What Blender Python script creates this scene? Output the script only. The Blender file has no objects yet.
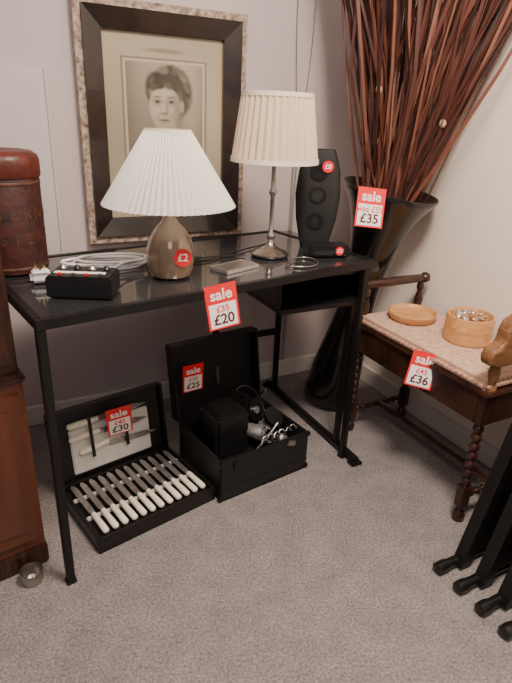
import bpy, bmesh, math, random
from mathutils import Vector, Matrix, Euler
random.seed(7)
D=bpy.data; C=bpy.context; R=math.radians
WA=28.3; TA=38.0
# ---------------------------------------------------------------- materials
def mat(name,col,rough=.5,metal=0,var=0,scale=20,bump=0,bscale=None,col2=None,trans=0,coat=0,spec=.5,stretch=None,detail=4):
    m=D.materials.new(name); m.use_nodes=True; nt=m.node_tree; b=nt.nodes['Principled BSDF']
    b.inputs['Roughness'].default_value=rough
    b.inputs['Metallic'].default_value=metal; b.inputs['Transmission Weight'].default_value=trans
    b.inputs['Coat Weight'].default_value=coat; b.inputs['Specular IOR Level'].default_value=spec
    tc=nt.nodes.new('ShaderNodeTexCoord'); mp=nt.nodes.new('ShaderNodeMapping'); nt.links.new(tc.outputs['Object'],mp.inputs[0])
    if stretch: mp.inputs['Scale'].default_value=stretch
    n=nt.nodes.new('ShaderNodeTexNoise'); n.inputs['Scale'].default_value=scale; n.inputs['Detail'].default_value=detail
    nt.links.new(mp.outputs[0],n.inputs['Vector'])
    r=nt.nodes.new('ShaderNodeValToRGB'); r.color_ramp.elements[0].position=.3; r.color_ramp.elements[1].position=.7
    c2=col2 if col2 else tuple(max(0,c*(1-var)) for c in col)
    r.color_ramp.elements[0].color=(*c2,1); r.color_ramp.elements[1].color=(*col,1)
    nt.links.new(n.outputs[0],r.inputs[0]); nt.links.new(r.outputs[0],b.inputs['Base Color'])
    if bump:
        n2=nt.nodes.new('ShaderNodeTexNoise'); n2.inputs['Scale'].default_value=bscale or scale*3
        nt.links.new(mp.outputs[0],n2.inputs['Vector'])
        bp=nt.nodes.new('ShaderNodeBump'); bp.inputs['Strength'].default_value=bump; bp.inputs['Distance'].default_value=.004
        nt.links.new(n2.outputs[0],bp.inputs['Height']); nt.links.new(bp.outputs[0],b.inputs['Normal'])
    return m
M={}
M['wallL']=mat('wall_paint_shaded',(.60,.51,.50),.9,var=.04,scale=3,bump=.05,bscale=120)  # back wall's cool shading mixed into the paint colour
M['wallR']=mat('wall_paint_lit',(.92,.81,.71),.9,var=.03,scale=3,bump=.05,bscale=120)  # right wall's bright warm light mixed into the paint colour
M['trim']=mat('trim_white',(.8,.74,.69),.5,var=.03)
M['board']=mat('board_grey',(.64,.57,.56),.8,var=.04,scale=5)
def carpet():
    m=D.materials.new('carpet'); m.use_nodes=True; nt=m.node_tree; b=nt.nodes['Principled BSDF']; b.inputs['Roughness'].default_value=1
    b.inputs['Specular IOR Level'].default_value=.05
    tc=nt.nodes.new('ShaderNodeTexCoord')
    def noise(s,d,rg=.6):
        n=nt.nodes.new('ShaderNodeTexNoise'); n.inputs['Scale'].default_value=s; n.inputs['Detail'].default_value=d; n.inputs['Roughness'].default_value=rg
        nt.links.new(tc.outputs['Object'],n.inputs['Vector']); return n
    n1=noise(140,5,.7); n2=noise(11,4)
    r=nt.nodes.new('ShaderNodeValToRGB'); e=r.color_ramp.elements
    e[0].position=.34; e[0].color=(.150,.130,.124,1); e[1].position=.66; e[1].color=(.40,.36,.345,1)
    nt.links.new(n1.outputs[0],r.inputs[0])
    r2=nt.nodes.new('ShaderNodeValToRGB'); e=r2.color_ramp.elements
    e[0].position=.3; e[0].color=(.76,.75,.76,1); e[1].position=.7; e[1].color=(1,1,1,1)
    nt.links.new(n2.outputs[0],r2.inputs[0])
    mx=nt.nodes.new('ShaderNodeMix'); mx.data_type='RGBA'; mx.blend_type='MULTIPLY'; mx.inputs[0].default_value=1
    nt.links.new(r.outputs[0],mx.inputs[6]); nt.links.new(r2.outputs[0],mx.inputs[7]); nt.links.new(mx.outputs[2],b.inputs['Base Color'])
    bp=nt.nodes.new('ShaderNodeBump'); bp.inputs['Strength'].default_value=.4; bp.inputs['Distance'].default_value=.005
    nt.links.new(n1.outputs[0],bp.inputs['Height']); nt.links.new(bp.outputs[0],b.inputs['Normal'])
    return m
M['carpet']=carpet()
M['blackmetal']=mat('black_metal',(.012,.011,.011),.42,.3,var=.3,scale=30)
M['blacktop']=mat('smoked_top',(.030,.029,.031),.10,0,var=.2,scale=8,coat=.4)
M['blackwood']=mat('black_ash',(.009,.008,.008),.4,0,var=.4,scale=12,stretch=(1,12,12))
M['blackcloth']=mat('black_leatherette',(.007,.006,.007),.55,0,var=.3,scale=80,bump=.3,bscale=300)
M['blackplastic']=mat('black_plastic',(.009,.009,.010),.3,0,var=.2,scale=30)
M['mesh']=mat('speaker_mesh',(.012,.012,.012),.6,0,col2=(.003,.003,.003),scale=400,bump=.5,bscale=500)
M['ceram']=mat('black_glaze',(.010,.009,.009),.22,0,var=.3,scale=8,coat=.3)
M['frame']=mat('dark_frame_wood',(.026,.012,.009),.3,0,col2=(.006,.003,.003),scale=18,coat=.3)
M['marble']=mat('mottled_edge',(.62,.49,.39),.4,0,col2=(.12,.06,.04),scale=55,detail=6)
M['gilt']=mat('gilt',(.34,.25,.14),.4,.6,var=.4,scale=60)
M['wood']=mat('mahogany',(.15,.042,.016),.3,0,col2=(.05,.014,.007),scale=9,stretch=(1,1,.12),coat=.3,detail=8)
M['wood_dk']=mat('dark_oak',(.060,.020,.011),.35,0,col2=(.014,.005,.004),scale=14,stretch=(6,1,1),coat=.2)
M['wood_dk_lit']=mat('dark_oak_lit',(.27,.13,.055),.4,0,col2=(.13,.055,.022),scale=10,stretch=(1,8,8))  # near stool arm: dark wood with the light painted in as paler brown
M['wood_lt']=mat('turned_beech',(.68,.36,.14),.4,0,col2=(.48,.22,.075),scale=10,stretch=(1,6,6),coat=.2)
M['cream']=mat('ivory_handle',(.93,.87,.72),.35,0,var=.08,scale=30)
M['silver']=mat('silver',(.82,.81,.79),.25,.85,var=.2,scale=30)
M['blade']=mat('blade_steel',(.46,.44,.42),.3,.75,var=.35,scale=40)
M['steel']=mat('brushed_steel',(.5,.47,.44),.3,1,var=.3,scale=40)
M['pewter']=mat('pewter',(.46,.42,.38),.28,1,var=.3,scale=30)
M['brass']=mat('brass_pin',(.5,.38,.2),.3,1,var=.2)
M['white']=mat('white_plastic',(.88,.86,.84),.4,0,var=.03)
M['satin']=mat('satin_white',(.74,.71,.66),.5,0,var=.15,scale=15,bump=.3,bscale=20)
M['satin_g']=mat('satin_grey',(.30,.28,.27),.5,0,var=.3,scale=15,bump=.3,bscale=20)
M['red']=mat('tag_red',(.82,.012,.022),.5,0,var=.05)
M['paper']=mat('tag_white',(.92,.88,.86),.6,0,var=.03)
M['ink']=mat('tag_ink',(.10,.015,.015),.6)
M['glassb']=mat('smoked_amber_glass',(.50,.35,.23),.08,0,var=.3,scale=12,coat=1,trans=.45)
M['liner']=mat('lamp_inner_rod',(.30,.20,.13),.5,0,var=.3)
M['glass']=mat('clear_glass',(.95,.97,.96),.04,0,trans=.9)
M['tin']=mat('canister_red',(.080,.016,.011),.5,0,col2=(.018,.007,.006),scale=30,bump=.3,bscale=70)
M['tinl']=mat('canister_lid',(.15,.028,.016),.4,0,var=.6,scale=25,bump=.4,bscale=50)
M['tingold']=mat('canister_print',(.13,.045,.025),.6,0,var=.6,scale=40)
M['pod']=mat('pod',(.60,.40,.26),.7,0,var=.4,scale=40)
def shade(name,col,tr):
    m=D.materials.new(name); m.use_nodes=True; nt=m.node_tree
    for n in list(nt.nodes): nt.nodes.remove(n)
    o=nt.nodes.new('ShaderNodeOutputMaterial'); d=nt.nodes.new('ShaderNodeBsdfDiffuse'); t=nt.nodes.new('ShaderNodeBsdfTranslucent'); mx=nt.nodes.new('ShaderNodeMixShader')
    tc=nt.nodes.new('ShaderNodeTexCoord'); n=nt.nodes.new('ShaderNodeTexNoise'); n.inputs['Scale'].default_value=200; nt.links.new(tc.outputs['Object'],n.inputs['Vector'])
    r=nt.nodes.new('ShaderNodeValToRGB'); r.color_ramp.elements[0].color=(*[c*.93 for c in col],1); r.color_ramp.elements[1].color=(*col,1)
    nt.links.new(n.outputs[0],r.inputs[0]); nt.links.new(r.outputs[0],d.inputs[0]); nt.links.new(r.outputs[0],t.inputs[0])
    mx.inputs[0].default_value=tr; nt.links.new(d.outputs[0],mx.inputs[1]); nt.links.new(t.outputs[0],mx.inputs[2]); nt.links.new(mx.outputs[0],o.inputs[0]); return m
M['shadeL']=shade('shade_white',(.97,.95,.88),.45)
M['shadeR']=shade('shade_beige',(.93,.77,.58),.4)
M['shadeRb']=shade('shade_band',(.93,.82,.68),.2)
def attrmat(name,rough):
    m=D.materials.new(name); m.use_nodes=True; nt=m.node_tree; b=nt.nodes['Principled BSDF']; b.inputs['Roughness'].default_value=rough
    a=nt.nodes.new('ShaderNodeVertexColor'); a.layer_name='Col'; nt.links.new(a.outputs[0],b.inputs['Base Color']); return m
M['print']=attrmat('portrait_print',.25); M['reed']=attrmat('reed_strips',.45)
def fabric():
    m=D.materials.new('stool_fabric'); m.use_nodes=True; nt=m.node_tree; b=nt.nodes['Principled BSDF']; b.inputs['Roughness'].default_value=.95
    tc=nt.nodes.new('ShaderNodeTexCoord'); v=nt.nodes.new('ShaderNodeTexVoronoi'); v.inputs['Scale'].default_value=48; v.inputs['Randomness'].default_value=.3
    nt.links.new(tc.outputs['Object'],v.inputs['Vector'])
    r=nt.nodes.new('ShaderNodeValToRGB'); e=r.color_ramp.elements; e[0].position=.15; e[0].color=(.33,.15,.105,1); e[1].position=.55; e[1].color=(.60,.40,.29,1)
    nt.links.new(v.outputs['Distance'],r.inputs[0]); nt.links.new(r.outputs[0],b.inputs['Base Color']); return m
M['fabric']=fabric()
# ---------------------------------------------------------------- helpers
def link(o,g=None):
    C.scene.collection.objects.link(o)
    if g: o.parent=g
    return o
def group(name,loc=(0,0,0),rz=0,q=None,par=None):
    e=D.objects.new(name,None); e.empty_display_size=.05; link(e,par); e.location=loc
    if q is not None: e.rotation_mode='QUATERNION'; e.rotation_quaternion=q
    else: e.rotation_euler=(0,0,R(rz))
    return e
def meshobj(name,verts,faces,m,g=None,smooth=False,loc=(0,0,0),rot=(0,0,0)):
    me=D.meshes.new(name); me.from_pydata([tuple(v) for v in verts],[],faces); me.update()
    bm=bmesh.new(); bm.from_mesh(me); bmesh.ops.recalc_face_normals(bm,faces=bm.faces); bm.to_mesh(me); bm.free()
    o=D.objects.new(name,me); me.materials.append(m); link(o,g); o.location=loc; o.rotation_euler=rot
    if smooth:
        for p in me.polygons: p.use_smooth=True
    return o
def box(g,name,c,s,m,bev=.002,rot=(0,0,0)):
    bm=bmesh.new(); bmesh.ops.create_cube(bm,size=1)
    for v in bm.verts: v.co=Vector((v.co.x*s[0],v.co.y*s[1],v.co.z*s[2]))
    bev=min(bev,min(s)*.4)
    if bev>0: bmesh.ops.bevel(bm,geom=list(bm.edges),offset=bev,segments=2,affect='EDGES')
    me=D.meshes.new(name); bm.to_mesh(me); bm.free(); me.materials.append(m)
    o=D.objects.new(name,me); link(o,g); o.location=c; o.rotation_euler=rot; return o
def lathe(g,name,prof,m,seg=40,loc=(0,0,0),rot=(0,0,0),cap=True,smooth=True):
    vs=[];fs=[]
    for r,z in prof:
        for i in range(seg):
            a=2*math.pi*i/seg; vs.append((r*math.cos(a),r*math.sin(a),z))
    k=len(prof)
    for j in range(k-1):
        for i in range(seg):
            i2=(i+1)%seg; fs.append((j*seg+i,j*seg+i2,(j+1)*seg+i2,(j+1)*seg+i))
    if cap:
        fs.append(tuple(range(seg))[::-1]); fs.append(tuple((k-1)*seg+i for i in range(seg)))
    o=meshobj(name,vs,fs,m,g,False,loc,rot)
    if smooth:
        for p in o.data.polygons: p.use_smooth=len(p.vertices)==4
        o.data.set_sharp_from_angle(angle=R(50))
    return o
def tube(g,name,pts,r,m,cyc=False,loc=(0,0,0),rot=(0,0,0),smoothc=True):
    cu=D.curves.new(name,'CURVE'); cu.dimensions='3D'; cu.bevel_depth=r; cu.bevel_resolution=3; cu.use_fill_caps=True
    sp=cu.splines.new('NURBS' if smoothc else 'POLY'); sp.points.add(len(pts)-1)
    for p,c in zip(sp.points,pts): p.co=(*c,1)
    sp.use_cyclic_u=cyc
    if smoothc: sp.order_u=4; sp.use_endpoint_u=not cyc; sp.resolution_u=6
    t=D.objects.new(name+'_c',cu); link(t); C.view_layer.update()
    me=D.meshes.new_from_object(t.evaluated_get(C.evaluated_depsgraph_get())); D.objects.remove(t)
    me.materials.clear(); me.materials.append(m)
    for p in me.polygons: p.use_smooth=True
    o=D.objects.new(name,me); link(o,g); o.location=loc; o.rotation_euler=rot; return o
def text(g,name,s,size,m,loc,rot,off=.012):
    cu=D.curves.new(name,'FONT'); cu.body=s; cu.size=size; cu.align_x='CENTER'; cu.align_y='CENTER'; cu.extrude=.0003; cu.offset=size*off
    t=D.objects.new(name+'_c',cu); link(t); C.view_layer.update()
    me=D.meshes.new_from_object(t.evaluated_get(C.evaluated_depsgraph_get())); D.objects.remove(t)
    me.materials.clear(); me.materials.append(m)
    o=D.objects.new(name,me); link(o,g); o.location=loc; o.rotation_euler=rot; return o
def prism(g,name,pts,y0,y1,m,bev=0):
    n=len(pts); vs=[(x,y0,z) for x,z in pts]+[(x,y1,z) for x,z in pts]
    fs=[tuple(range(n)),tuple(range(2*n-1,n-1,-1))]+[(i,(i+1)%n,n+(i+1)%n,n+i) for i in range(n)]
    o=meshobj(name,vs,fs,m,g)
    if bev:
        b=o.modifiers.new('b','BEVEL'); b.width=bev; b.segments=3
    return o
def W(s,n,z=0):
    a=R(WA); return Vector((s*math.cos(a)-n*math.sin(a),s*math.sin(a)+n*math.cos(a),z))
T0=Vector((-.5,1.13,0))
def T(u,w,z=0):
    a=R(TA); return T0+Vector((u*math.cos(a)-w*math.sin(a),u*math.sin(a)+w*math.cos(a),z))
SW,NW=1.69,2.16
# ---------------------------------------------------------------- room
fl=meshobj('floor',[W(-2.2,-1.6,0),W(SW+.1,-1.6,0),W(SW+.1,NW+.1,0),W(-2.2,NW+.1,0)],[(0,1,2,3)],M['carpet'])
def wallbox(name,s0,s1,n0,n1,z0,z1,m,bev=0):
    c=W((s0+s1)/2,(n0+n1)/2,(z0+z1)/2); return box(None,name,c,(s1-s0,n1-n0,z1-z0),m,bev,(0,0,R(WA)))
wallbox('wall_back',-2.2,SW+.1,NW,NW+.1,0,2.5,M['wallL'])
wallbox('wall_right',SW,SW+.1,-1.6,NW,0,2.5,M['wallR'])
wallbox('baseboard_back',-2.2,SW-.016,NW-.015,NW-.0005,0.001,.09,M['trim'],.004)
wallbox('baseboard_right',SW-.015,SW-.0005,-1.6,NW-.016,0.001,.09,M['trim'],.004)
g=group('pinboard',W(-.2,NW-.013,.98),WA)
box(g,'panel',(0,0,0),(1.0,.02,.76),M['board'],.004)
box(g,'edge_strip',(.495,-.004,0),(.010,.026,.77),M['board'],.002)
# ---------------------------------------------------------------- console table (one piece with lower compartment)
g=group('console_table',T0,TA)
L,Dp,h=1.16,.58,.80; t=.022
box(g,'top_panel',(L/2,Dp/2,h-.010),(L-.03,Dp-.03,.014),M['blacktop'],.001)
box(g,'rail_front',(L/2,t/2,h-.0125),(L,t,.025),M['blackmetal'],.002)
box(g,'rail_back',(L/2,Dp-t/2,h-.0125),(L,t,.025),M['blackmetal'],.002)
box(g,'rail_left',(t/2,Dp/2,h-.0125),(t,Dp-2*t,.025),M['blackmetal'],.002)
box(g,'rail_right',(L-t/2,Dp/2,h-.0125),(t,Dp-2*t,.025),M['blackmetal'],.002)
for i,(x,y) in enumerate([(t/2,t/2),(t/2,Dp-t/2),(L-.055,t/2)]):
    box(g,f'leg_{i+1}',(x,y,(h-.025)/2),(t,t,h-.025),M['blackmetal'],.002)
    box(g,f'foot_{i+1}',(x,y,.006),(t+.006,t+.006,.012),M['blackmetal'],.002)
def wb(g,name,s0,s1,n0,n1,z0,z1,m,bev=.002): return box(g,name,((s0+s1)/2,(n0+n1)/2,(z0+z1)/2),(s1-s0,n1-n0,z1-z0),m,bev)
C.view_layer.update()
lo=g.matrix_world.inverted()@Vector((0,0,0))
g2=group('desk_unit',lo,WA-TA,par=g)
wb(g2,'desktop',.80,1.265,1.45,2.08,.752,.774,M['blacktop'])
wb(g2,'shelf',.862,1.235,1.44,2.0,.640,.656,M['blackwood'])
wb(g2,'side_panel_left',.862,.876,1.46,2.0,.656,.752,M['blackwood'])
wb(g2,'side_panel_right',1.221,1.235,1.46,2.0,.656,.752,M['blackwood'])
wb(g2,'back_panel',.876,1.221,1.985,2.0,.656,.752,M['blackwood'])
for i,n in enumerate((1.50,2.02)):
    wb(g2,f'desk_leg_{i+1}',1.190,1.212,n-.011,n+.011,.03,.752 if n>2 else .64,M['blackmetal'])
wb(g2,'foot_bar',1.186,1.216,1.36,2.09,.004,.032,M['blackmetal'],.006)
wb(g2,'foot_pad_1',1.176,1.226,1.35,1.39,0,.014,M['blackmetal'],.004)
wb(g2,'foot_pad_2',1.176,1.226,2.06,2.10,0,.014,M['blackmetal'],.004)
wb(g2,'desk_leg_3',.87,.892,2.0,2.022,0,.752,M['blackmetal'])
wb(g2,'rear_rail',.88,1.2,2.022,2.036,.30,.33,M['blackmetal'])
# ---------------------------------------------------------------- framed portrait
def painted(g,name,w,h,nx,nz,fn,y,m):
    vs=[];fs=[]
    for j in range(nz+1):
        for i in range(nx+1): vs.append((w*(i/nx-.5),y,h*(j/nz-.5)))
    for j in range(nz):
        for i in range(nx):
            a=j*(nx+1)+i; fs.append((a,a+1,a+nx+2,a+nx+1))
    me=D.meshes.new(name); me.from_pydata(vs,[],fs); me.materials.append(m)
    ca=me.color_attributes.new('Col','FLOAT_COLOR','POINT')
    for j in range(nz+1):
        for i in range(nx+1): ca.data[j*(nx+1)+i].color=(*fn(i/nx,j/nz),1)
    o=D.objects.new(name,me); link(o,g); return o
def sm(a,b,x):
    t=max(0,min(1,(x-a)/(b-a))); return t*t*(3-2*t)
def ell(x,y,cx,cy,rx,ry,soft=.15,ang=0):
    dx,dy=x-cx,y-cy; c,s=math.cos(ang),math.sin(ang); X=(dx*c+dy*s)/rx; Y=(-dx*s+dy*c)/ry
    return 1-sm(1-soft,1+soft,math.hypot(X,Y))
rc=random.Random(3); curls=[]
for k in range(34):
    a=R(rc.uniform(-25,200)); rr=rc.uniform(.80,1.08)
    curls.append((.012+.060*rr*math.cos(a),.040+.072*rr*math.sin(a),rc.uniform(.009,.017),rc.uniform(.004,.008),a+R(90)+rc.uniform(-.5,.5),rc.choice((.05,.06,.17,.20,.13))))
def portrait(u,v):
    x=(u-.5)*.465; y=(v-.5)*.65
    mt=(.45,.375,.265)
    if not(abs(x)<.158 and -.265<y<.238):
        if abs(x)<.165 and -.272<y<.245: return (.26,.20,.14)
        k=.9+.1*math.sin(y*9+x*5)
        c=ell(x,y,0,.270,.075,.007,.5)*.4
        return tuple(q*k*(1-c) for q in mt)
    if not(abs(x)<.150 and -.257<y<.230): return (.52,.43,.31)
    x=(x-.004)/1.30; y=(y-.104)/1.22+.022
    g=.25+.12*sm(-.2,.15,y)+.04*math.sin(x*18+y*7)
    g*=1-.30*sm(.07,.125,abs(x))
    def over(g,val,k): return g*(1-k)+val*k
    g=over(g,.040,ell(x,y,0.0,-.235,.140,.140,.08))
    g=over(g,.07,ell(x,y,.07,-.20,.05,.10,.3,.4)*.5)
    g=over(g,.28,ell(x,y,.0,-.075,.032,.055,.12))
    g=over(g,.52,ell(x,y,-.018,-.118,.020,.038,.15,.5)); g=over(g,.52,ell(x,y,.022,-.118,.020,.038,.15,-.5))
    g=over(g,.05,ell(x,y,.003,-.15,.010,.035,.2))
    # curly hair mass wrapping the head
    g=over(g,.07,ell(x,y,.012,.042,.066,.076,.16))
    g=over(g,.07,ell(x,y,-.040,.060,.022,.038,.3))
    for cx,cy,rx,ry,an,val in curls: g=over(g,val,ell(x,y,cx,cy,rx,ry,.6,an)*.75)
    # face
    g=over(g,.44,ell(x,y,-.006,.004,.047,.062,.08))
    g=over(g,.42,ell(x,y,-.005,-.034,.036,.034,.16))
    g=over(g,.54,ell(x,y,-.018,.044,.028,.016,.6)*.7)
    g=over(g,.52,ell(x,y,-.029,-.006,.015,.014,.7)*.6); g=over(g,.48,ell(x,y,.020,-.008,.012,.013,.7)*.5)
    g=over(g,.22,ell(x,y,.036,-.010,.014,.055,.7)*.7)
    g=over(g,.34,ell(x,y,.046,.006,.008,.017,.25))
    g=over(g,.22,ell(x,y,-.001,-.064,.034,.010,.5)*.5)
    for cx,val in ((-.036,.10),(-.016,.07),(.006,.12),(.028,.07)):
        g=over(g,val,ell(x,y,cx,.066-.25*abs(cx+.004),.014,.009,.5,-.4 if cx>0 else .4))
    for ex in (-.028,.014):
        g=over(g,.12,ell(x,y,ex,.032,.013,.0028,.6,.08)*.75)
        g=over(g,.18,ell(x,y,ex,.019,.013,.008,.7)*.65)
        g=over(g,.06,ell(x,y,ex,.0185,.0058,.0038,.6))
        g=over(g,.30,ell(x,y,ex,.008,.011,.0025,.7)*.5)
    g=over(g,.26,ell(x,y,.001,.003,.004,.018,.7)*.6); g=over(g,.58,ell(x,y,-.010,-.001,.004,.016,.6)*.7)
    g=over(g,.15,ell(x,y,-.007,-.015,.011,.0036,.6)*.8)
    g=over(g,.27,ell(x,y,-.028,-.026,.003,.012,.7,-.5)*.5); g=over(g,.25,ell(x,y,.018,-.026,.003,.012,.7,.5)*.5)
    g=over(g,.11,ell(x,y,-.007,-.034,.018,.0032,.5)*.9); g=over(g,.27,ell(x,y,-.007,-.041,.013,.004,.6)*.6)
    g=max(.02,g)
    return (g*1.05,g*.88,g*.66)
PW,PH=.645,.83
g=group('framed_portrait',W(.72,NW-.021,.762+PH/2),WA)
def framering(g,name,w,h,bw,y0,y1,m,tilt=0):
    vs=[];fs=[]
    o_=[(-w/2,-h/2),(w/2,-h/2),(w/2,h/2),(-w/2,h/2)]; i_=[(x-math.copysign(bw,x),z-math.copysign(bw,z)) for x,z in o_]
    for x,z in o_: vs.append((x,y1,z))
    for x,z in o_: vs.append((x,y0,z))
    for x,z in i_: vs.append((x,y0+tilt,z))
    for x,z in i_: vs.append((x,y1,z))
    for k in range(3):
        for i in range(4): fs.append((k*4+i,k*4+(i+1)%4,(k+1)*4+(i+1)%4,(k+1)*4+i))
    for i in range(4): fs.append((12+i,12+(i+1)%4,(i+1)%4,i))
    return meshobj(name,vs,fs,m,g)
framering(g,'outer_edge',PW,PH,.032,-.022,.016,M['marble'],.002)
framering(g,'moulding',PW-.052,PH-.052,.066,-.036,.014,M['frame'],.020)
framering(g,'gilt_slip',PW-.174,PH-.174,.005,-.014,.012,M['gilt'],.003)
painted(g,'portrait_print',PW-.18,PH-.18,220,305,portrait,.002,M['print'])
box(g,'backing',(0,.010,0),(PW-.06,.008,PH-.06),M['wood_dk'],0)
# ---------------------------------------------------------------- lamps
def pleated(g,name,r0,z0,r1,z1,n,amp,m,rings=4):
    vs=[];fs=[];seg=n*4
    for j in range(rings+1):
        t=j/rings; r=r0+(r1-r0)*t; z=z0+(z1-z0)*t
        for i in range(seg):
            a=2*math.pi*i/seg; d=[0,1,0,-1][i%4]*amp*(.7+.5*r/max(r0,r1)); vs.append(((r+d)*math.cos(a),(r+d)*math.sin(a),z))
    for j in range(rings):
        for i in range(seg):
            i2=(i+1)%seg; fs.append((j*seg+i,j*seg+i2,(j+1)*seg+i2,(j+1)*seg+i))
    return meshobj(name,vs,fs,m,g)
g=group('table_lamp',(-.262,1.552,.8005),20)
lathe(g,'base',[(.040,0),(.058,.004),(.066,.025),(.070,.055),(.069,.080),(.060,.110),(.045,.135),(.028,.153),(.020,.165),(.018,.178)],M['glassb'])
lathe(g,'base_disc',[(.036,.004),(.050,.008),(.050,.012),(.010,.016),(.008,.17)],M['liner'],32)
lathe(g,'lamp_holder',[(.017,.178),(.019,.182),(.019,.200),(.013,.204),(.013,.255),(.016,.256),(.016,.262)],M['white'],24)
lathe(g,'bulb',[(.012,.262),(.014,.275),(.027,.305),(.027,.325),(.016,.345),(.003,.35)],M['white'],24)
pleated(g,'pleated_shade',.184,.206,.060,.402,64,.0035,M['shadeL'])
lathe(g,'ring_top',[(.058,.398),(.062,.398),(.062,.404),(.058,.404)],M['shadeRb'],48,cap=False)
for i in range(3):
    a=2*math.pi*i/3; tube(g,f'gallery_arm_{i+1}',[(.014*math.cos(a),.014*math.sin(a),.256),(.05*math.cos(a),.05*math.sin(a),.33),(.058*math.cos(a),.058*math.sin(a),.396)],.0012,M['steel'])
def dot(parent,loc,rot,txt,r=.021):
    lathe(parent,'price_dot',[(r,0),(r,.001)],M['red'],32,loc,rot)
    return text(parent,'price_dot_text',txt,r*1.2,M['paper'],Vector(loc)+Euler(rot).to_matrix()@Vector((0,0,.0015)),rot)
dot(g,(.022,-.0715,.068),(R(82),0,R(-6)),'£2',.025)
g=group('table_lamp',(.034,1.848,.8005),0)
lathe(g,'base',[(.062,0),(.066,.004),(.066,.010),(.058,.014),(.052,.020),(.035,.026),(.020,.034),(.011,.046),(.009,.060)],M['pewter'])
lathe(g,'stem',[(.009,.055),(.014,.062),(.014,.070),(.008,.078),(.007,.20),(.012,.208),(.013,.216),(.008,.224),(.007,.300),(.012,.306),(.012,.34),(.014,.342)],M['pewter'],24)
lathe(g,'bulb',[(.012,.342),(.014,.355),(.025,.385),(.025,.405),(.014,.425),(.003,.43)],M['white'],24)
pleated(g,'pleated_shade',.138,.312,.110,.512,34,.003,M['shadeR'])
lathe(g,'band_bottom',[(.141,.308),(.144,.308),(.143,.322),(.140,.322),(.141,.308)],M['shadeRb'],64,cap=False)
lathe(g,'band_top',[(.111,.502),(.114,.502),(.113,.515),(.110,.515),(.111,.502)],M['shadeRb'],64,cap=False)
for i in range(3):
    a=2*math.pi*i/3; tube(g,f'shade_arm_{i+1}',[(.01*math.cos(a),.01*math.sin(a),.338),(.137*math.cos(a),.137*math.sin(a),.318)],.0014,M['steel'],smoothc=False)
# ---------------------------------------------------------------- speaker + small box
loc=T(1.105,.275,.8005); g=group('desktop_speaker',loc,-8)
vs=[];fs=[];prof=[(0,.052,.036),(.02,.056,.038),(.10,.074,.042),(.19,.082,.044),(.27,.074,.041),(.325,.058,.036),(.345,.050,.030)]
seg=32
for z,a,b in prof:
    for i in range(seg):
        th=2*math.pi*i/seg; c,s=math.cos(th),math.sin(th); p=.55
        vs.append((math.copysign(abs(c)**p,c)*a,math.copysign(abs(s)**p,s)*b,z))
for j in range(len(prof)-1):
    for i in range(seg): fs.append((j*seg+i,j*seg+(i+1)%seg,(j+1)*seg+(i+1)%seg,(j+1)*seg+i))
fs.append(tuple(range(seg))); fs.append(tuple((len(prof)-1)*seg+i for i in range(seg)))
meshobj('cabinet',vs,fs,M['mesh'],g,True).data.set_sharp_from_angle(angle=R(60))
for i,z in enumerate((.10,.19,.27)):
    lathe(g,f'driver_ring_{i+1}',[(.030,0),(.032,.003),(.027,.004),(.010,.001)],M['blackplastic'],32,(0,-.0405,z),(R(90),0,0))
dot(g,(.03,-.0445,.29),(R(90),0,0),'£8',.020)
g=group('set_top_box',T(1.045,.145,.8005),10)
box(g,'body',(0,0,.020),(.15,.085,.038),M['blackplastic'],.006)
box(g,'front_window',(-.02,-.0426,.018),(.07,.002,.014),M['blacktop'],0)
for i in range(3): box(g,f'button_{i+1}',(.03+.012*i,-.043,.010),(.006,.003,.004),M['steel'],.001)
for x in (-.06,.06):
    for y in(-.03,.03): box(g,'foot',(x,y,.0008),(.012,.012,.0016),M['blackplastic'],0)
dot(g,(.035,-.0432,.024),(R(90),0,0),'£5',.015)
# ---------------------------------------------------------------- control box, plug, cable
g=group('control_box',(-.455,1.350,.8005),2)
box(g,'case',(0,0,.028),(.165,.105,.055),M['blackplastic'],.004)
box(g,'top_plate',(0,0,.0562),(.155,.095,.0015),M['blackmetal'],0)
for i,(x,y,r) in enumerate([(-.058,.022,.010),(-.022,.025,.009),(.018,.020,.012),(.055,.022,.010)]):
    lathe(g,f'dial_{i+1}',[(r,0),(r,.003),(r*.75,.005),(r*.6,.010),(r*.5,.011)],M['blackplastic'] if i%2 else M['steel'],20,(x,y,.057))
box(g,'label_plate',(-.005,-.012,.058),(.13,.016,.0012),M['white'],0)
for i in range(4): box(g,f'switch_{i+1}',(-.05+.034*i,-.034,.060),(.010,.008,.006),M['steel'] if i%2 else M['red'],.001)
# mains lead: plug and coil are one object
g=group('white_power_cable')
pg=group('plug',T(.106,.30,.8005),25,par=g)
box(pg,'plug_body',(0,0,.014),(.056,.05,.026),M['white'],.008)
box(pg,'plug_face',(0,-.010,.031),(.046,.034,.010),M['white'],.004)
for i,(x,y,l) in enumerate([(-.011,.0,.018),(.011,.0,.018),(0,-.016,.022)]): box(pg,f'pin_{i+1}',(x,y,.036+l/2),(.006,.004,l),M['brass'],.0005)
cx,cy=-.470,1.615
loops=[(0,0,.120,.062,.1),(.010,.012,.110,.072,.5),(-.008,-.010,.122,.052,-.1),(.022,.004,.108,.058,.3)]
pts=[]
for li,(dx,dy,rx,ry,ro) in enumerate(loops):
    for k in range(11):
        a=2*math.pi*k/11+ro; ca_,sa=rx*math.cos(a),ry*math.sin(a)
        pts.append((cx+dx+ca_,cy+dy+sa+.25*ca_,.8052+.007*li))
pts=[(-.590,1.455,.812),(-.585,1.49,.806),(-.575,1.53,.806)]+pts+[(-.42,1.56,.83),(-.41,1.46,.832),(-.415,1.409,.828)]
tube(g,'coil',pts,.0042,M['white'])
g=group('silver_tray',T(.66,.16,.8045),TA+10)
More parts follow.
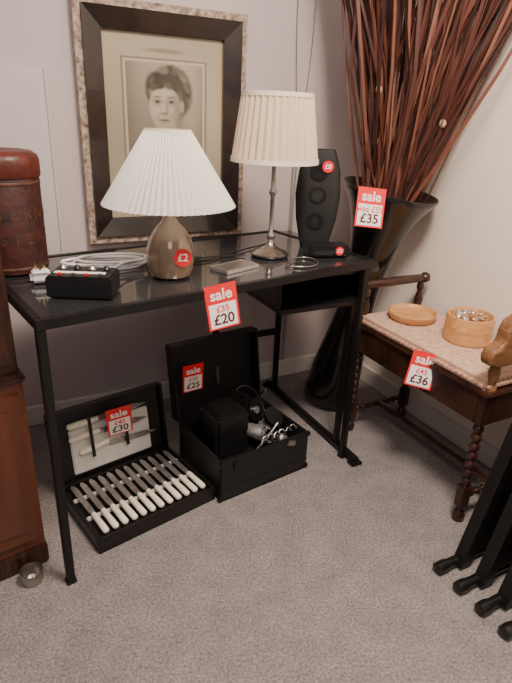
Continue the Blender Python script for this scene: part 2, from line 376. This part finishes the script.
box(g,'base',(0,0,.003),(.13,.07,.003),M['steel'],.001)
framering(g,'rim',.14,.08,.006,-.0035,.006,M['silver'],.001).rotation_euler=(R(-90),0,0)
g=group('lamp_cord'); z=.8035
tube(g,'cord',[T(.78,.27,z),T(.70,.30,z),T(.62,.26,z),T(.55,.29,z),T(.60,.31,z),T(.72,.29,z),T(.84,.35,z),T(.95,.36,z),T(1.0,.40,z)],.0025,M['blackplastic'])
g=group('wire_loop'); tube(g,'loop',[T(.86,.12,z),T(.93,.17,z),T(.97,.12,z),T(.93,.05,z),T(.86,.04,z),T(.80,.10,z)],.002,M['steel'],True)
g=group('wall_cable')
tube(g,'cable_1',[W(1.30,NW-.008,2.4),W(1.285,NW-.008,1.9),W(1.27,NW-.008,1.6),W(1.31,NW-.008,1.3),W(1.30,NW-.02,.95),W(1.30,2.13,.70),W(1.30,2.13,.2),W(1.3,2.13,.10)],.0022,M['satin_g'])
tube(g,'cable_2',[W(1.38,NW-.008,2.4),W(1.36,NW-.008,1.8),W(1.37,NW-.008,1.5),W(1.33,NW-.008,1.2),W(1.31,NW-.02,.9),W(1.31,2.13,.4),W(1.31,2.13,.10)],.002,M['satin_g'])
# ---------------------------------------------------------------- canister, cabinet
g=group('storage_canister',T(.083,.470,.8005),0)
lathe(g,'body',[(.088,0),(.094,.004),(.094,.265),(.092,.27)],M['tin'],56)
lathe(g,'lid',[(.097,.265),(.099,.268),(.099,.310),(.094,.322),(.080,.332),(.066,.334),(.060,.333),(.030,.328),(.0,.328)],M['tinl'],56,cap=False)
for z in (.012,.245): lathe(g,'band',[(.0945,z),(.0960,z+.002),(.0960,z+.008),(.0945,z+.010)],M['tingold'],56,cap=False)
for k in range(9):
    a=R(-150+22*k+6)
    for s_,zz,sz in (('EASTERN'[k%7],.170,.045),('TEAS'[k%4],.10,.04)):
        text(g,'print',s_,sz,M['tingold'],(.0945*math.cos(a),.0945*math.sin(a),zz),(R(90),0,a+R(90)),0)
g=group('wooden_cabinet',T(-.017,.115,0),TA)
def cb(name,x0,x1,y0,y1,z0,z1,m,b=.003): return box(g,name,((x0+x1)/2,(y0+y1)/2,(z0+z1)/2),(x1-x0,y1-y0,z1-z0),m,b)
cb('body',-.60,0,.012,.34,.05,.60,M['wood']); cb('plinth',-.605,.004,.004,.345,0,.07,M['wood_dk'],.006)
cb('top',-.605,.006,-.002,.345,.60,.622,M['wood_dk'],.006)
for i in range(2):
    cb(f'door_{i+1}',-.575+.285*i,-.300+.285*i,.002,.014,.10,.57,M['wood'])
    cb(f'door_panel_{i+1}',-.545+.285*i,-.330+.285*i,-.003,.004,.14,.53,M['wood'],.006)
cb('upper_body',-.60,-.004,.02,.34,.622,.96,M['wood_dk']); cb('upper_cornice',-.60,.0,.012,.34,.96,.98,M['wood_dk'],.006)
cb('upper_door',-.58,-.02,.012,.022,.65,.94,M['wood_dk'])
g=group('castor_cup',(-.605,1.140,0),0)
lathe(g,'cup',[(.022,0),(.027,.002),(.030,.020),(.032,.040),(.029,.040),(.026,.020),(.022,.006),(0,.005)],M['steel'],32,cap=False)
# ---------------------------------------------------------------- cutlery canteen
g=group('cutlery_canteen',(-.445,1.248,0),40.5)
w,d,hh=.43,.31,.052
box(g,'bottom',(w/2,d/2,.006),(w,d,.010),M['blackcloth'])
box(g,'side_front',(w/2,.006,hh/2),(w,.012,hh),M['blackwood']); box(g,'side_back',(w/2,d-.006,hh/2),(w,.012,hh),M['blackwood'])
box(g,'side_left',(.006,d/2,hh/2),(.012,d-.024,hh),M['blackwood']); box(g,'side_right',(w-.006,d/2,hh/2),(.012,d-.024,hh),M['blackwood'])
box(g,'lining',(w/2,d/2,.024),(w-.03,d-.03,.024),M['blackcloth'],.003)
box(g,'rack_front',(w/2,.120,.042),(w-.03,.012,.014),M['satin'],.003); box(g,'rack_back',(w/2,.225,.042),(w-.03,.012,.014),M['satin'],.003)
def blade(g,name,x,y0,y1,wd,z,m):
    pts=[(x-wd*.45,y0),(x+wd*.45,y0),(x+wd*.5,y0+.02),(x+wd*.5,y1-.02),(x+wd*.2,y1-.004),(x-wd*.1,y1),(x-wd*.5,y1-.012),(x-wd*.5,y0+.02)]
    n=len(pts); vs=[(a,b,z) for a,b in pts]+[(a,b,z+.0016) for a,b in pts]
    fs=[tuple(range(n)),tuple(range(2*n-1,n-1,-1))]+[(i,(i+1)%n,n+(i+1)%n,n+i) for i in range(n)]
    return meshobj(name,vs,fs,m,g)
for i in range(12):
    x=.036+i*.0325
    lathe(g,f'knife_handle_{i+1}',[(.0055,0),(.0100,.004),(.0104,.03),(.0090,.095),(.0075,.098)],M['cream'],14,(x,.018,.058),(R(-90),0,0))
    lathe(g,f'knife_collar_{i+1}',[(.0075,0),(.0075,.008)],M['silver'],12,(x,.115,.058),(R(-90),0,0))
    blade(g,f'knife_blade_{i+1}',x,.123,.288,.019,.057,M['blade'])
lid=D.objects.new('lid',None); link(lid,g); lid.location=(0,d+.002,hh-.012); lid.rotation_euler=(R(-9),0,0)
LH=.272
box(lid,'lid_panel',(w/2,.028,LH/2),(w,.008,LH),M['blackcloth'])
box(lid,'lid_edge_left',(.006,.012,LH/2),(.012,.028,LH),M['blackwood']); box(lid,'lid_edge_right',(w-.006,.012,LH/2),(.012,.028,LH),M['blackwood'])
box(lid,'lid_edge_top',(w/2,.012,LH-.006),(w-.024,.028,.012),M['blackwood']); box(lid,'lid_edge_bottom',(w/2,.012,.006),(w-.024,.028,.012),M['blackwood'])
box(lid,'lid_lining',(w/2,.020,LH/2),(w-.03,.008,LH-.03),M['blackcloth'],.003)
box(lid,'satin_pad',(.215,.013,.112),(.30,.010,.17),M['satin'],.005)
for k,(zz,xx) in enumerate(((.212,.06),(.162,.06),(.105,.09))):
    lathe(lid,f'carver_handle_{k+1}',[(.006,0),(.011,.006),(.012,.05),(.009,.11)],M['cream'],14,(xx,.004,zz),(0,R(90-3*k),0))
    pts=[(xx+.11,zz-.009),(xx+.11,zz+.009),(xx+.25,zz+.013-.005*k),(xx+.30,zz+.002-.006*k),(xx+.25,zz-.009-.005*k)]
    prism(lid,f'carver_blade_{k+1}',pts,.003,.005,M['blade'])
for k in range(2): prism(lid,f'strap_{k+1}',[(.13+.13*k,.08),(.142+.13*k,.08),(.142+.13*k,.235),(.13+.13*k,.235)],-.008,-.0065,M['blackcloth'])
# ---------------------------------------------------------------- carrying case w/ projector
CO=(-.098,1.508,0)
g=group('carrying_case',CO,36)
w,d,hh,t=.385,.305,.165,.010
box(g,'bottom',(w/2,d/2,.006),(w,d,.012),M['blackcloth'])
box(g,'side_front',(w/2,t/2,hh/2),(w,t,hh),M['blackcloth'],.003); box(g,'side_back',(w/2,d-t/2,hh/2),(w,t,hh),M['blackcloth'],.003)
box(g,'side_left',(t/2,d/2,hh/2),(t,d-2*t,hh),M['blackcloth'],.003); box(g,'side_right',(w-t/2,d/2,hh/2),(t,d-2*t,hh),M['blackcloth'],.003)
box(g,'trim_band',(w/2,-.0005,.045),(w,.003,.010),M['blackplastic'],.001)
box(g,'latch',(.06,-.003,hh-.03),(.022,.006,.030),M['blackmetal'],.002)
box(g,'latch',(.30,-.003,hh-.02),(.040,.010,.022),M['steel'],.003,(0,R(20),0))
for i,(x,y) in enumerate(((0,0),(w,0))):
    for z in (.012,hh-.012): box(g,f'corner_{i+1}',(x,y+.005,z),(.018,.018,.018),M['blackplastic'],.004)
lid=D.objects.new('lid',None); link(lid,g); lid.location=(0,d+.002,hh-.005); lid.rotation_euler=(R(-9),0,0); LH=.30
box(lid,'lid_panel',(w/2,.052,LH/2),(w,.008,LH),M['blackcloth'])
box(lid,'lid_edge_left',(.005,.026,LH/2),(.010,.05,LH),M['blackcloth']); box(lid,'lid_edge_right',(w-.005,.026,LH/2),(.010,.05,LH),M['blackcloth'])
box(lid,'lid_edge_top',(w/2,.026,LH-.005),(w-.02,.05,.010),M['blackcloth']); box(lid,'lid_edge_bottom',(w/2,.026,.005),(w-.02,.05,.010),M['blackcloth'])
box(lid,'stay',(w-.02,-.02,.03),(.004,.10,.006),M['steel'],.001,(R(-35),0,0))
box(lid,'lid_catch',(.21,.046,.13),(.012,.008,.07),M['steel'],.002)
g=group('slide_projector',(CO[0],CO[1],.0125),36)
box(g,'body_base',(.14,.16,.040),(.21,.17,.080),M['blackplastic'],.006)
box(g,'body',(.115,.170,.165),(.140,.135,.17),M['blackplastic'],.012)
box(g,'lamp_house_top',(.115,.170,.254),(.11,.10,.012),M['blackmetal'],.004)
for i in range(5): box(g,f'vent_{i+1}',(.075+.02*i,.170,.260),(.006,.08,.004),M['blackwood'],0)
lathe(g,'lens_barrel',[(.024,0),(.026,.004),(.026,.05),(.030,.052),(.030,.075),(.022,.076),(.020,.070)],M['silver'],32,(.190,.145,.150),(R(90),0,R(35)))
lathe(g,'lens_glass',[(.020,0),(.012,.006),(.002,.008)],M['glass'],24,(.233,.084,.150),(R(90),0,R(35)))
lathe(g,'reel',[(.045,0),(.045,.004),(.012,.005),(.012,.018),(.045,.019),(.045,.023)],M['blackplastic'],36,(.275,.22,.17),(R(70),0,R(20)))
lathe(g,'reel_hub',[(.014,0),(.014,.008)],M['silver'],24,(.275,.195,.18),(R(70),0,R(20)))
box(g,'reel_arm',(.24,.20,.14),(.10,.014,.018),M['blackmetal'],.003,(0,R(-25),0))
lathe(g,'condenser',[(.018,0),(.022,.01),(.022,.05),(.014,.056)],M['silver'],24,(.30,.10,.09),(R(60),R(30),0))
tube(g,'cord',[(.27+.05*math.cos(k*.8)+.004*math.sin(k),.10+.045*math.sin(k*.8),.060+.004*k) for k in range(26)],.0045,M['blackplastic'])
tube(g,'cord_loop',[(.22,.24,.15),(.20,.27,.24),(.26,.26,.28),(.32,.24,.22),(.33,.20,.15),(.30,.16,.13)],.004,M['blackplastic'])
tube(g,'chrome_lever',[(.20,.07,.10),(.24,.05,.16),(.28,.06,.19)],.004,M['silver'])
box(g,'slide_carrier',(.215,.235,.22),(.02,.09,.07),M['blackmetal'],.002,(0,R(15),R(20)))
for i in range(4): box(g,f'slide_{i+1}',(.245+.018*i,.13,.13+.01*i),(.004,.045,.035),M['silver'] if i==1 else M['satin_g'],.001,(0,R(20+12*i),R(15*i)))
box(g,'side_box',(.30,.25,.09),(.10,.06,.17),M['blackplastic'],.006)
lathe(g,'spare_reel',[(.040,0),(.040,.004),(.012,.005),(.012,.014),(.040,.015),(.040,.019)],M['blackplastic'],36,(.305,.13,.165),(R(35),R(15),0))
for i in range(6):
    tube(g,f'chrome_clip_{i+1}',[(.20+.028*i,.045+.01*(i%2),.13+.006*i),(.215+.028*i,.06,.170),(.235+.026*i,.05,.145)],.003,M['silver'])
# ---------------------------------------------------------------- vase with reeds
b0=Vector((.355,2.275,.02)); ax=(Vector((.506,2.205,1.0))-b0).normalized(); q=Vector((0,0,1)).rotation_difference(ax)
g=group('floor_vase',b0,q=q)
lathe(g,'body',[(.105,0),(.118,.01),(.122,.06),(.112,.18),(.092,.32),(.078,.45),(.076,.56),(.084,.66),(.100,.76),(.122,.85),(.150,.92),(.180,.965),(.192,.982),(.190,.992),(.176,.978),(.146,.93),(.115,.85),(.090,.74),(.066,.56),(.0,.54)],M['ceram'],64,cap=False)
Lr=b0+ax*.60
vs=[];fs=[];cols=[]
def strip(p,wd,th,col):
    base=len(vs); n=len(p); side=Vector((random.uniform(-1,1),random.uniform(-.4,.4),0)).normalized()
    for i,c in enumerate(p):
        tg=(p[min(i+1,n-1)]-p[max(i-1,0)]).normalized(); s=(side-side.dot(tg)*tg).normalized(); u=tg.cross(s)
        k=wd*(1-.25*i/n)
        for a,b in((-1,-1),(1,-1),(1,1),(-1,1)): vs.append(c+s*k*a+u*th*b); cols.append(col)
    for i in range(n-1):
        for e in range(4): fs.append((base+i*4+e,base+i*4+(e+1)%4,base+(i+1)*4+(e+1)%4,base+(i+1)*4+e))
    fs.append((base,base+1,base+2,base+3)); fs.append((base+4*n-4,base+4*n-3,base+4*n-2,base+4*n-1))
def clampW(v,mg=.015):
    a=R(WA); s=v.x*math.cos(a)+v.y*math.sin(a); n=-v.x*math.sin(a)+v.y*math.cos(a)
    return W(min(s,SW-mg),min(n,NW-mg),v.z)
pods=[]
for k in range(260):
    a=random.random()*1.06; b=max(-1,min(1,random.gauss(0,.45)))
    mid=W(1.27+.36*a+.02*b,1.80-.41*a+.12*b,1.65)
    ang=random.random()*6.28; rr=.085*math.sqrt(random.random()); rim=b0+ax*.93+Vector((math.cos(ang)*rr,math.sin(ang)*rr,0))
    rim=rim+Vector(((mid.x-rim.x)*.20,(mid.y-rim.y)*.20,0))
    st=Lr+Vector((math.cos(ang)*.03,math.sin(ang)*.03,0))
    bow=Vector((random.gauss(0,.014),random.gauss(0,.014),0))
    end=mid+(mid-rim)*random.uniform(.3,.75)
    P=[st,rim,rim.lerp(mid,.33)+bow,rim.lerp(mid,.66)+bow*1.2,mid,mid.lerp(end,.5)-bow*.5,end]
    P=[clampW(p) for p in P]
    col=random.choice([(.115,.034,.021),(.07,.022,.014),(.16,.055,.034),(.038,.013,.010),(.22,.095,.06),(.09,.026,.017),(.028,.010,.008)])
    strip(P,random.uniform(.0035,.0075),.0012,(*col,1))
    if k%30==3: pods.append(P[2].lerp(P[3],random.random()))
me=D.meshes.new('reeds'); me.from_pydata([tuple(v) for v in vs],[],fs); me.materials.append(M['reed'])
ca=me.color_attributes.new('Col','FLOAT_COLOR','POINT')
for i,c in enumerate(cols): ca.data[i].color=c
gr=group('dried_reeds'); link(D.objects.new('reeds',me),gr)
for k,p in enumerate(pods):
    lathe(gr,f'pod_{k+1}',[(.002,-.016),(.010,-.010),(.013,0),(.009,.010),(.002,.016)],M['pod'],12,p)
# ---------------------------------------------------------------- stool
g=group('duet_stool',(0,0,0),WA)
s0,s1,n0,n1=1.31,1.65,.94,1.61
wb(g,'apron_front',s0,s0+.018,n0+.03,n1-.03,.385,.49,M['wood_dk']); wb(g,'apron_back',s1-.018,s1,n0+.03,n1-.03,.385,.49,M['wood_dk'])
wb(g,'apron_left',s0+.03,s1-.03,n1-.02,n1-.002,.385,.49,M['wood_dk']); wb(g,'apron_right',s0+.03,s1-.03,n0+.002,n0+.02,.385,.49,M['wood_dk'])
wb(g,'lid_board',s0-.008,s1,n0-.006,n1+.004,.487,.499,M['wood_dk'],.004)
wb(g,'seat_pad',s0-.002,s1-.006,n0+.012,n1-.012,.499,.532,M['fabric'],.013)
leg=[(.012,0),(.020,.006),(.022,.025),(.014,.04),(.010,.045),(.018,.055),(.018,.06)]
bob=[]; z=.145
while z<.36:
    bob+=[(.009,z),(.015,z+.006),(.018,z+.016),(.015,z+.026),(.009,z+.032)]; z+=.0335
for i,(x,y) in enumerate(((s0+.024,n0+.024),(s1-.024,n0+.024),(s0+.024,n1-.024),(s1-.024,n1-.024))):
    lathe(g,f'leg_{i+1}_foot',leg,M['wood_dk'],24,(x,y,0)); box(g,f'leg_{i+1}_block',(x,y,.10),(.036,.036,.085),M['wood_dk'],.004)
    lathe(g,f'leg_{i+1}_turning',[(.014,.140)]+bob+[(.014,.385)],M['wood_dk'],24,(x,y,0)); box(g,f'leg_{i+1}_top',(x,y,.435),(.044,.044,.104),M['wood_dk'],.003)
def hturn(name,p0,p1,r,m):
    p0=Vector(p0);p1=Vector(p1);Ln=(p1-p0).length;n=max(3,int(Ln/.03)); pr=[(r*.7,0)]
    for k in range(n):
        z=Ln*k/n; dz=Ln/n; pr+=[(r*.55,z+dz*.05),(r*.9,z+dz*.3),(r,z+dz*.5),(r*.9,z+dz*.7),(r*.55,z+dz*.95)]
    pr.append((r*.7,Ln)); o=lathe(g,name,pr,m,16,p0); o.rotation_mode='QUATERNION'; o.rotation_quaternion=Vector((0,0,1)).rotation_difference((p1-p0).normalized()); return o
sm_=(s0+s1)/2
hturn('stretcher_end_1',(s0+.04,n0+.024,.10),(s1-.04,n0+.024,.10),.013,M['wood_dk'])
hturn('stretcher_end_2',(s0+.04,n1-.024,.10),(s1-.04,n1-.024,.10),.013,M['wood_dk'])
wb(g,'stretcher_long',sm_-.012,sm_+.012,n0+.03,n1-.03,.09,.112,M['wood_dk'],.004)
for k,(y,mm) in enumerate(((n1-.02,M['wood_dk']),(n0+.02,M['wood_dk_lit']))):
    for j,x in enumerate((s0+.03,s1-.03)):
        pr=[(.016,.499),(.018,.51),(.010,.52),(.016,.545),(.019,.565),(.012,.59),(.009,.60),(.015,.61),(.015,.625),(.010,.64)]
        lathe(g,f'arm_{k+1}_post_{j+1}',pr,mm,20,(x,y,0))
    if k==0: lathe(g,f'arm_{k+1}_rail',[(.012,0),(.021,.008),(.022,.022),(.013,.032),(.017,.05),(.018,.17),(.017,.31),(.013,.328),(.022,.338),(.021,.352),(.012,.36)],mm,24,(s0-.015,y,.655),(0,R(90),0))
prism(g,'arm_2_rail',[(1.285,.600),(1.280,.625),(1.290,.648),(1.318,.656),(1.330,.672),(1.332,.70),(1.345,.728),(1.380,.742),(1.60,.745),(1.642,.725),(1.648,.62),(1.62,.592),(1.32,.586)],n0-.006,n0+.040,M['wood_dk_lit'],.009)
g=group('wooden_bowl',W(1.485,1.475,.5325),0)
lathe(g,'bowl',[(.070,0),(.084,.004),(.092,.018),(.094,.030),(.090,.033),(.084,.028),(.080,.020),(.076,.019),(.0,.019)],M['wood_lt'],56,cap=False)
g=group('round_wooden_box',W(1.525,1.235,.5325),0)
lathe(g,'box',[(.076,0),(.082,.003),(.083,.092),(.081,.096),(.075,.096),(.073,.092),(.073,.010),(0,.010)],M['wood_lt'],56,cap=False)
for i in range(9):
    a=i*.7; x=.042*math.cos(a); y=.042*math.sin(a)
    tube(g,f'spoon_handle_{i+1}',[(x*.3,y*.3,.02),(x*.8,y*.8,.055),(x,y,.088+.004*(i%3))],.0028,M['silver'])
    o=lathe(g,f'spoon_bowl_{i+1}',[(.001,0),(.009,.003),(.012,.010),(.009,.018),(.001,.022)],M['silver'],14,(x,y,.084),(R(60),0,a)); o.scale=(1,.45,1.2)
# ---------------------------------------------------------------- folding chairs
g=group('folding_chair_stack',(0,0,0),WA)
for k,n in enumerate((.815,.735,.655,.575)):
    prism(g,f'seat_back_{k+1}',[(1.200,.05),(1.60,.05),(1.60,.62),(1.40,.62),(1.335,.56)],n-.020,n+.020,M['blackwood'],.004)
    prism(g,f'frame_{k+1}',[(1.160,.012),(1.205,.012),(1.345,.60),(1.306,.60)],n-.028,n+.010,M['blackmetal'],.003)
    lathe(g,f'foot_rail_{k+1}',[(.010,0),(.018,.004),(.019,.03),(.015,.05),(.014,.45),(.010,.455)],M['blackwood'],16,(1.085,n,.0195),(0,R(89),0))
    box(g,f'rear_foot_{k+1}',(1.57,n,.025),(.04,.03,.05),M['blackmetal'],.004)
# ---------------------------------------------------------------- price tags
def tag(loc,rz,tilt,roll,w,h,p1,p2):
    g=D.objects.new('price_tag',None); link(g); g.location=loc
    g.rotation_mode='QUATERNION'; g.rotation_quaternion=(Matrix.Rotation(R(rz),3,'Z')@Matrix.Rotation(R(tilt),3,'X')@Matrix.Rotation(R(roll),3,'Y')).to_quaternion()
    box(g,'card',(0,.0004,0),(w,.0008,h),M['red'],0)
    box(g,'white_label',(0,-.0004,-h*.19),(w*.86,.0006,h*.54),M['paper'],0)
    text(g,'sale_text','sale',w*.46,M['paper'],(0,-.0008,h*.27),(R(90),0,0),.02)
    text(g,'old_price_text',p1,w*.28,M['red'],(0,-.0010,-h*.05),(R(90),0,0))
    text(g,'price_text',p2,w*.44,M['ink'],(0,-.0010,-h*.29),(R(90),0,0),.02)
    return g
tag(T(.50,-.013,.752),TA-12,-3,-8,.095,.13,'£35','£20')
tag((.392,1.995,.955),8,-14,5,.105,.14,'was £55','£35')
tag(W(1.285,1.19,.475),WA-35,-12,10,.092,.125,'£45','£36')
C.view_layer.update()
def Lc(o,v): return D.objects[o].matrix_world@Vector(v)
tag(Lc('carrying_case',(.055,.292,.345)),36-6,9,-3,.080,.12,'£30','£25')
tag(Lc('cutlery_canteen',(.230,.302,.240)),40-10,10,-5,.088,.12,'£40','£30')
# ---------------------------------------------------------------- lights / world
def area(name,loc,tgt,size,power,col):
    l=D.lights.new(name,'AREA'); l.size=size; l.energy=power; l.color=col; o=D.objects.new(name,l); link(o); o.location=loc
    o.rotation_euler=(Vector(tgt)-Vector(loc)).to_track_quat('-Z','Y').to_euler(); return o
area('ceiling_light',(.45,.75,2.4),(.40,1.45,0),.45,52,(1,.84,.71))
area('ceiling_light.001',(-.5,.3,2.4),(-.1,1.5,.4),.6,10,(1,.88,.82))
area('ceiling_light.002',(.2,-1.2,2.3),(.2,1.2,.4),1.0,12,(1,.88,.80))
area('right_wall_fill',(.35,.6,2.35),(1.5,1.35,.8),.3,18,(1,.86,.73))  # added fill aimed at the right wall to brighten it
pl=D.lights.new('shade_fill','POINT'); pl.energy=1.3; pl.color=(1,.93,.82); pl.shadow_soft_size=.03  # weak point light added inside the left shade to whiten it
o=D.objects.new('shade_fill',pl); link(o); o.location=(-.262,1.552,1.125)
wd=D.worlds.new('World'); C.scene.world=wd; wd.use_nodes=True; wd.node_tree.nodes['Background'].inputs[0].default_value=(1,.91,.88,1); wd.node_tree.nodes['Background'].inputs[1].default_value=.25
# ---------------------------------------------------------------- camera
cam=D.cameras.new('camera'); co=D.objects.new('camera',cam); link(co); cam.lens=540/683*36; cam.sensor_width=36; cam.clip_start=.05
co.location=(0,0,1.256); co.rotation_mode='QUATERNION'
co.rotation_quaternion=(Matrix.Rotation(R(67),3,'X')@Matrix.Rotation(R(2.55),3,'Z')).to_quaternion()
C.scene.camera=co
